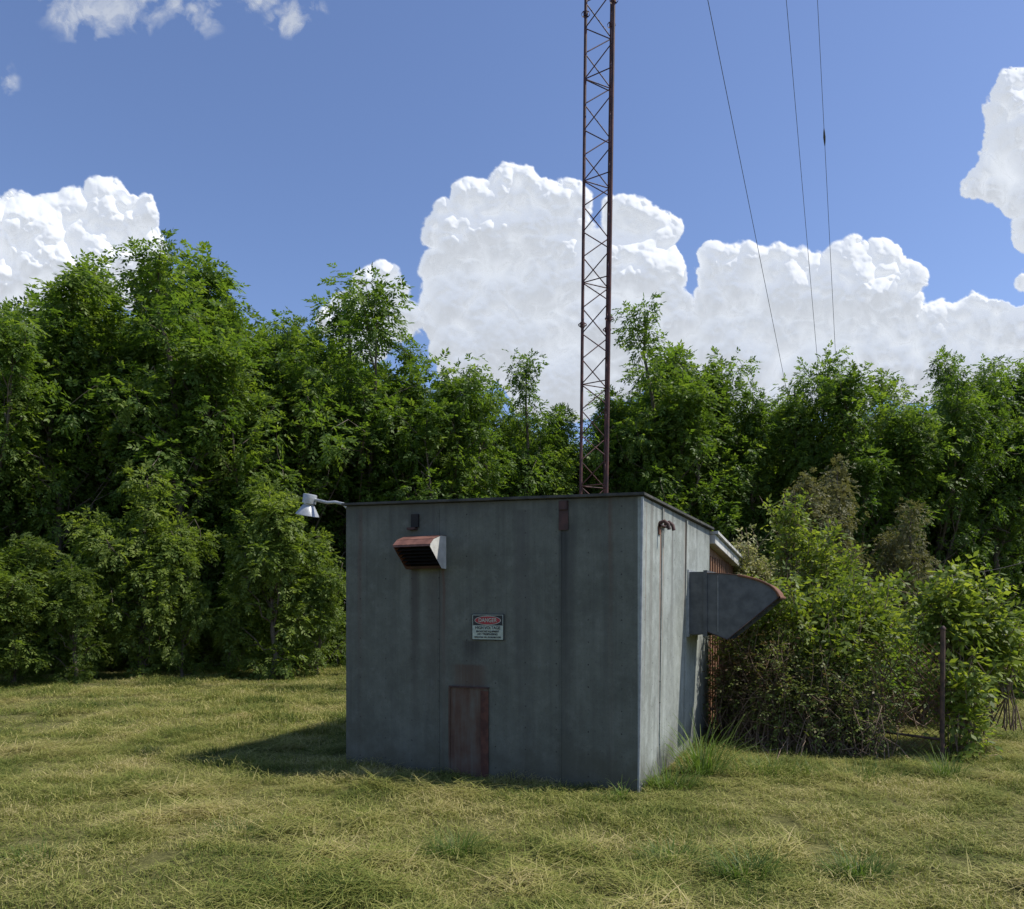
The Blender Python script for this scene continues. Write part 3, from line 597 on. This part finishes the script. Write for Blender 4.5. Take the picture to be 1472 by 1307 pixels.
m=bpy.data.materials.new('cloud'); m.use_nodes=True; t=NT(m.node_tree)
for n_ in list(t.n): t.n.remove(n_)
o_=t.node('ShaderNodeOutputMaterial'); df=t.node('ShaderNodeBsdfDiffuse'); df.inputs[0].default_value=(.34,.34,.335,1); em=t.node('ShaderNodeEmission'); em.inputs[0].default_value=(.54,.575,.635,1); em.inputs[1].default_value=1.0  # emission put in to imitate sunlight scattered inside the clouds
ad=t.node('ShaderNodeAddShader'); t.l.new(df.outputs[0],ad.inputs[0]); t.l.new(em.outputs[0],ad.inputs[1])
tr=t.node('ShaderNodeBsdfTransparent'); mx=t.node('ShaderNodeMixShader'); t.put(mx.inputs[0],t.node('ShaderNodeAttribute',attribute_name='rnd').outputs['Fac']); t.l.new(tr.outputs[0],mx.inputs[1]); t.l.new(ad.outputs[0],mx.inputs[2]); t.l.new(mx.outputs[0],o_.inputs[0])
try: m.cycles.emission_sampling='NONE'
except Exception as e_: print(e_)
me.materials.append(m); addobj('cumulus_clouds',me)
# ---------------------------------------------------------------- sun + world
E=math.radians(56); sv=Vector((.9987*math.cos(E),-.05*math.cos(E),math.sin(E)))
sl=bpy.data.lights.new('sun','SUN'); sl.energy=5.0; sl.angle=math.radians(.53); sl.color=(1,.95,.85)
so=bpy.data.objects.new('sun',sl); bpy.context.collection.objects.link(so); so.rotation_euler=sv.to_track_quat('Z','Y').to_euler(); so.location=(20,0,30)
w=bpy.data.worlds.new('World'); scene.world=w; w.use_nodes=True; nt=w.node_tree; t=NT(nt)
bg=nt.nodes['Background']; sky=t.node('ShaderNodeTexSky',sky_type='NISHITA'); sky.sun_disc=False
sky.sun_elevation=E; sky.sun_rotation=math.radians(93); sky.air_density=1.0; sky.dust_density=.5; sky.ozone_density=2.2
bg.inputs[1].default_value=.148; t.l.new(t.mix(1,sky.outputs[0],(.95,.95,1.10),'MULTIPLY'),bg.inputs[0])
# ---------------------------------------------------------------- camera
cam=bpy.data.cameras.new('camera'); co=bpy.data.objects.new('camera',cam); bpy.context.collection.objects.link(co)
co.location=(0,0,CH); co.rotation_euler=(math.pi/2,0,0); cam.sensor_width=36; cam.sensor_fit='HORIZONTAL'; cam.lens=F/1472*36; cam.shift_y=(HY-653.5)/1472; cam.clip_end=6000; cam.clip_start=.05
scene.camera=co
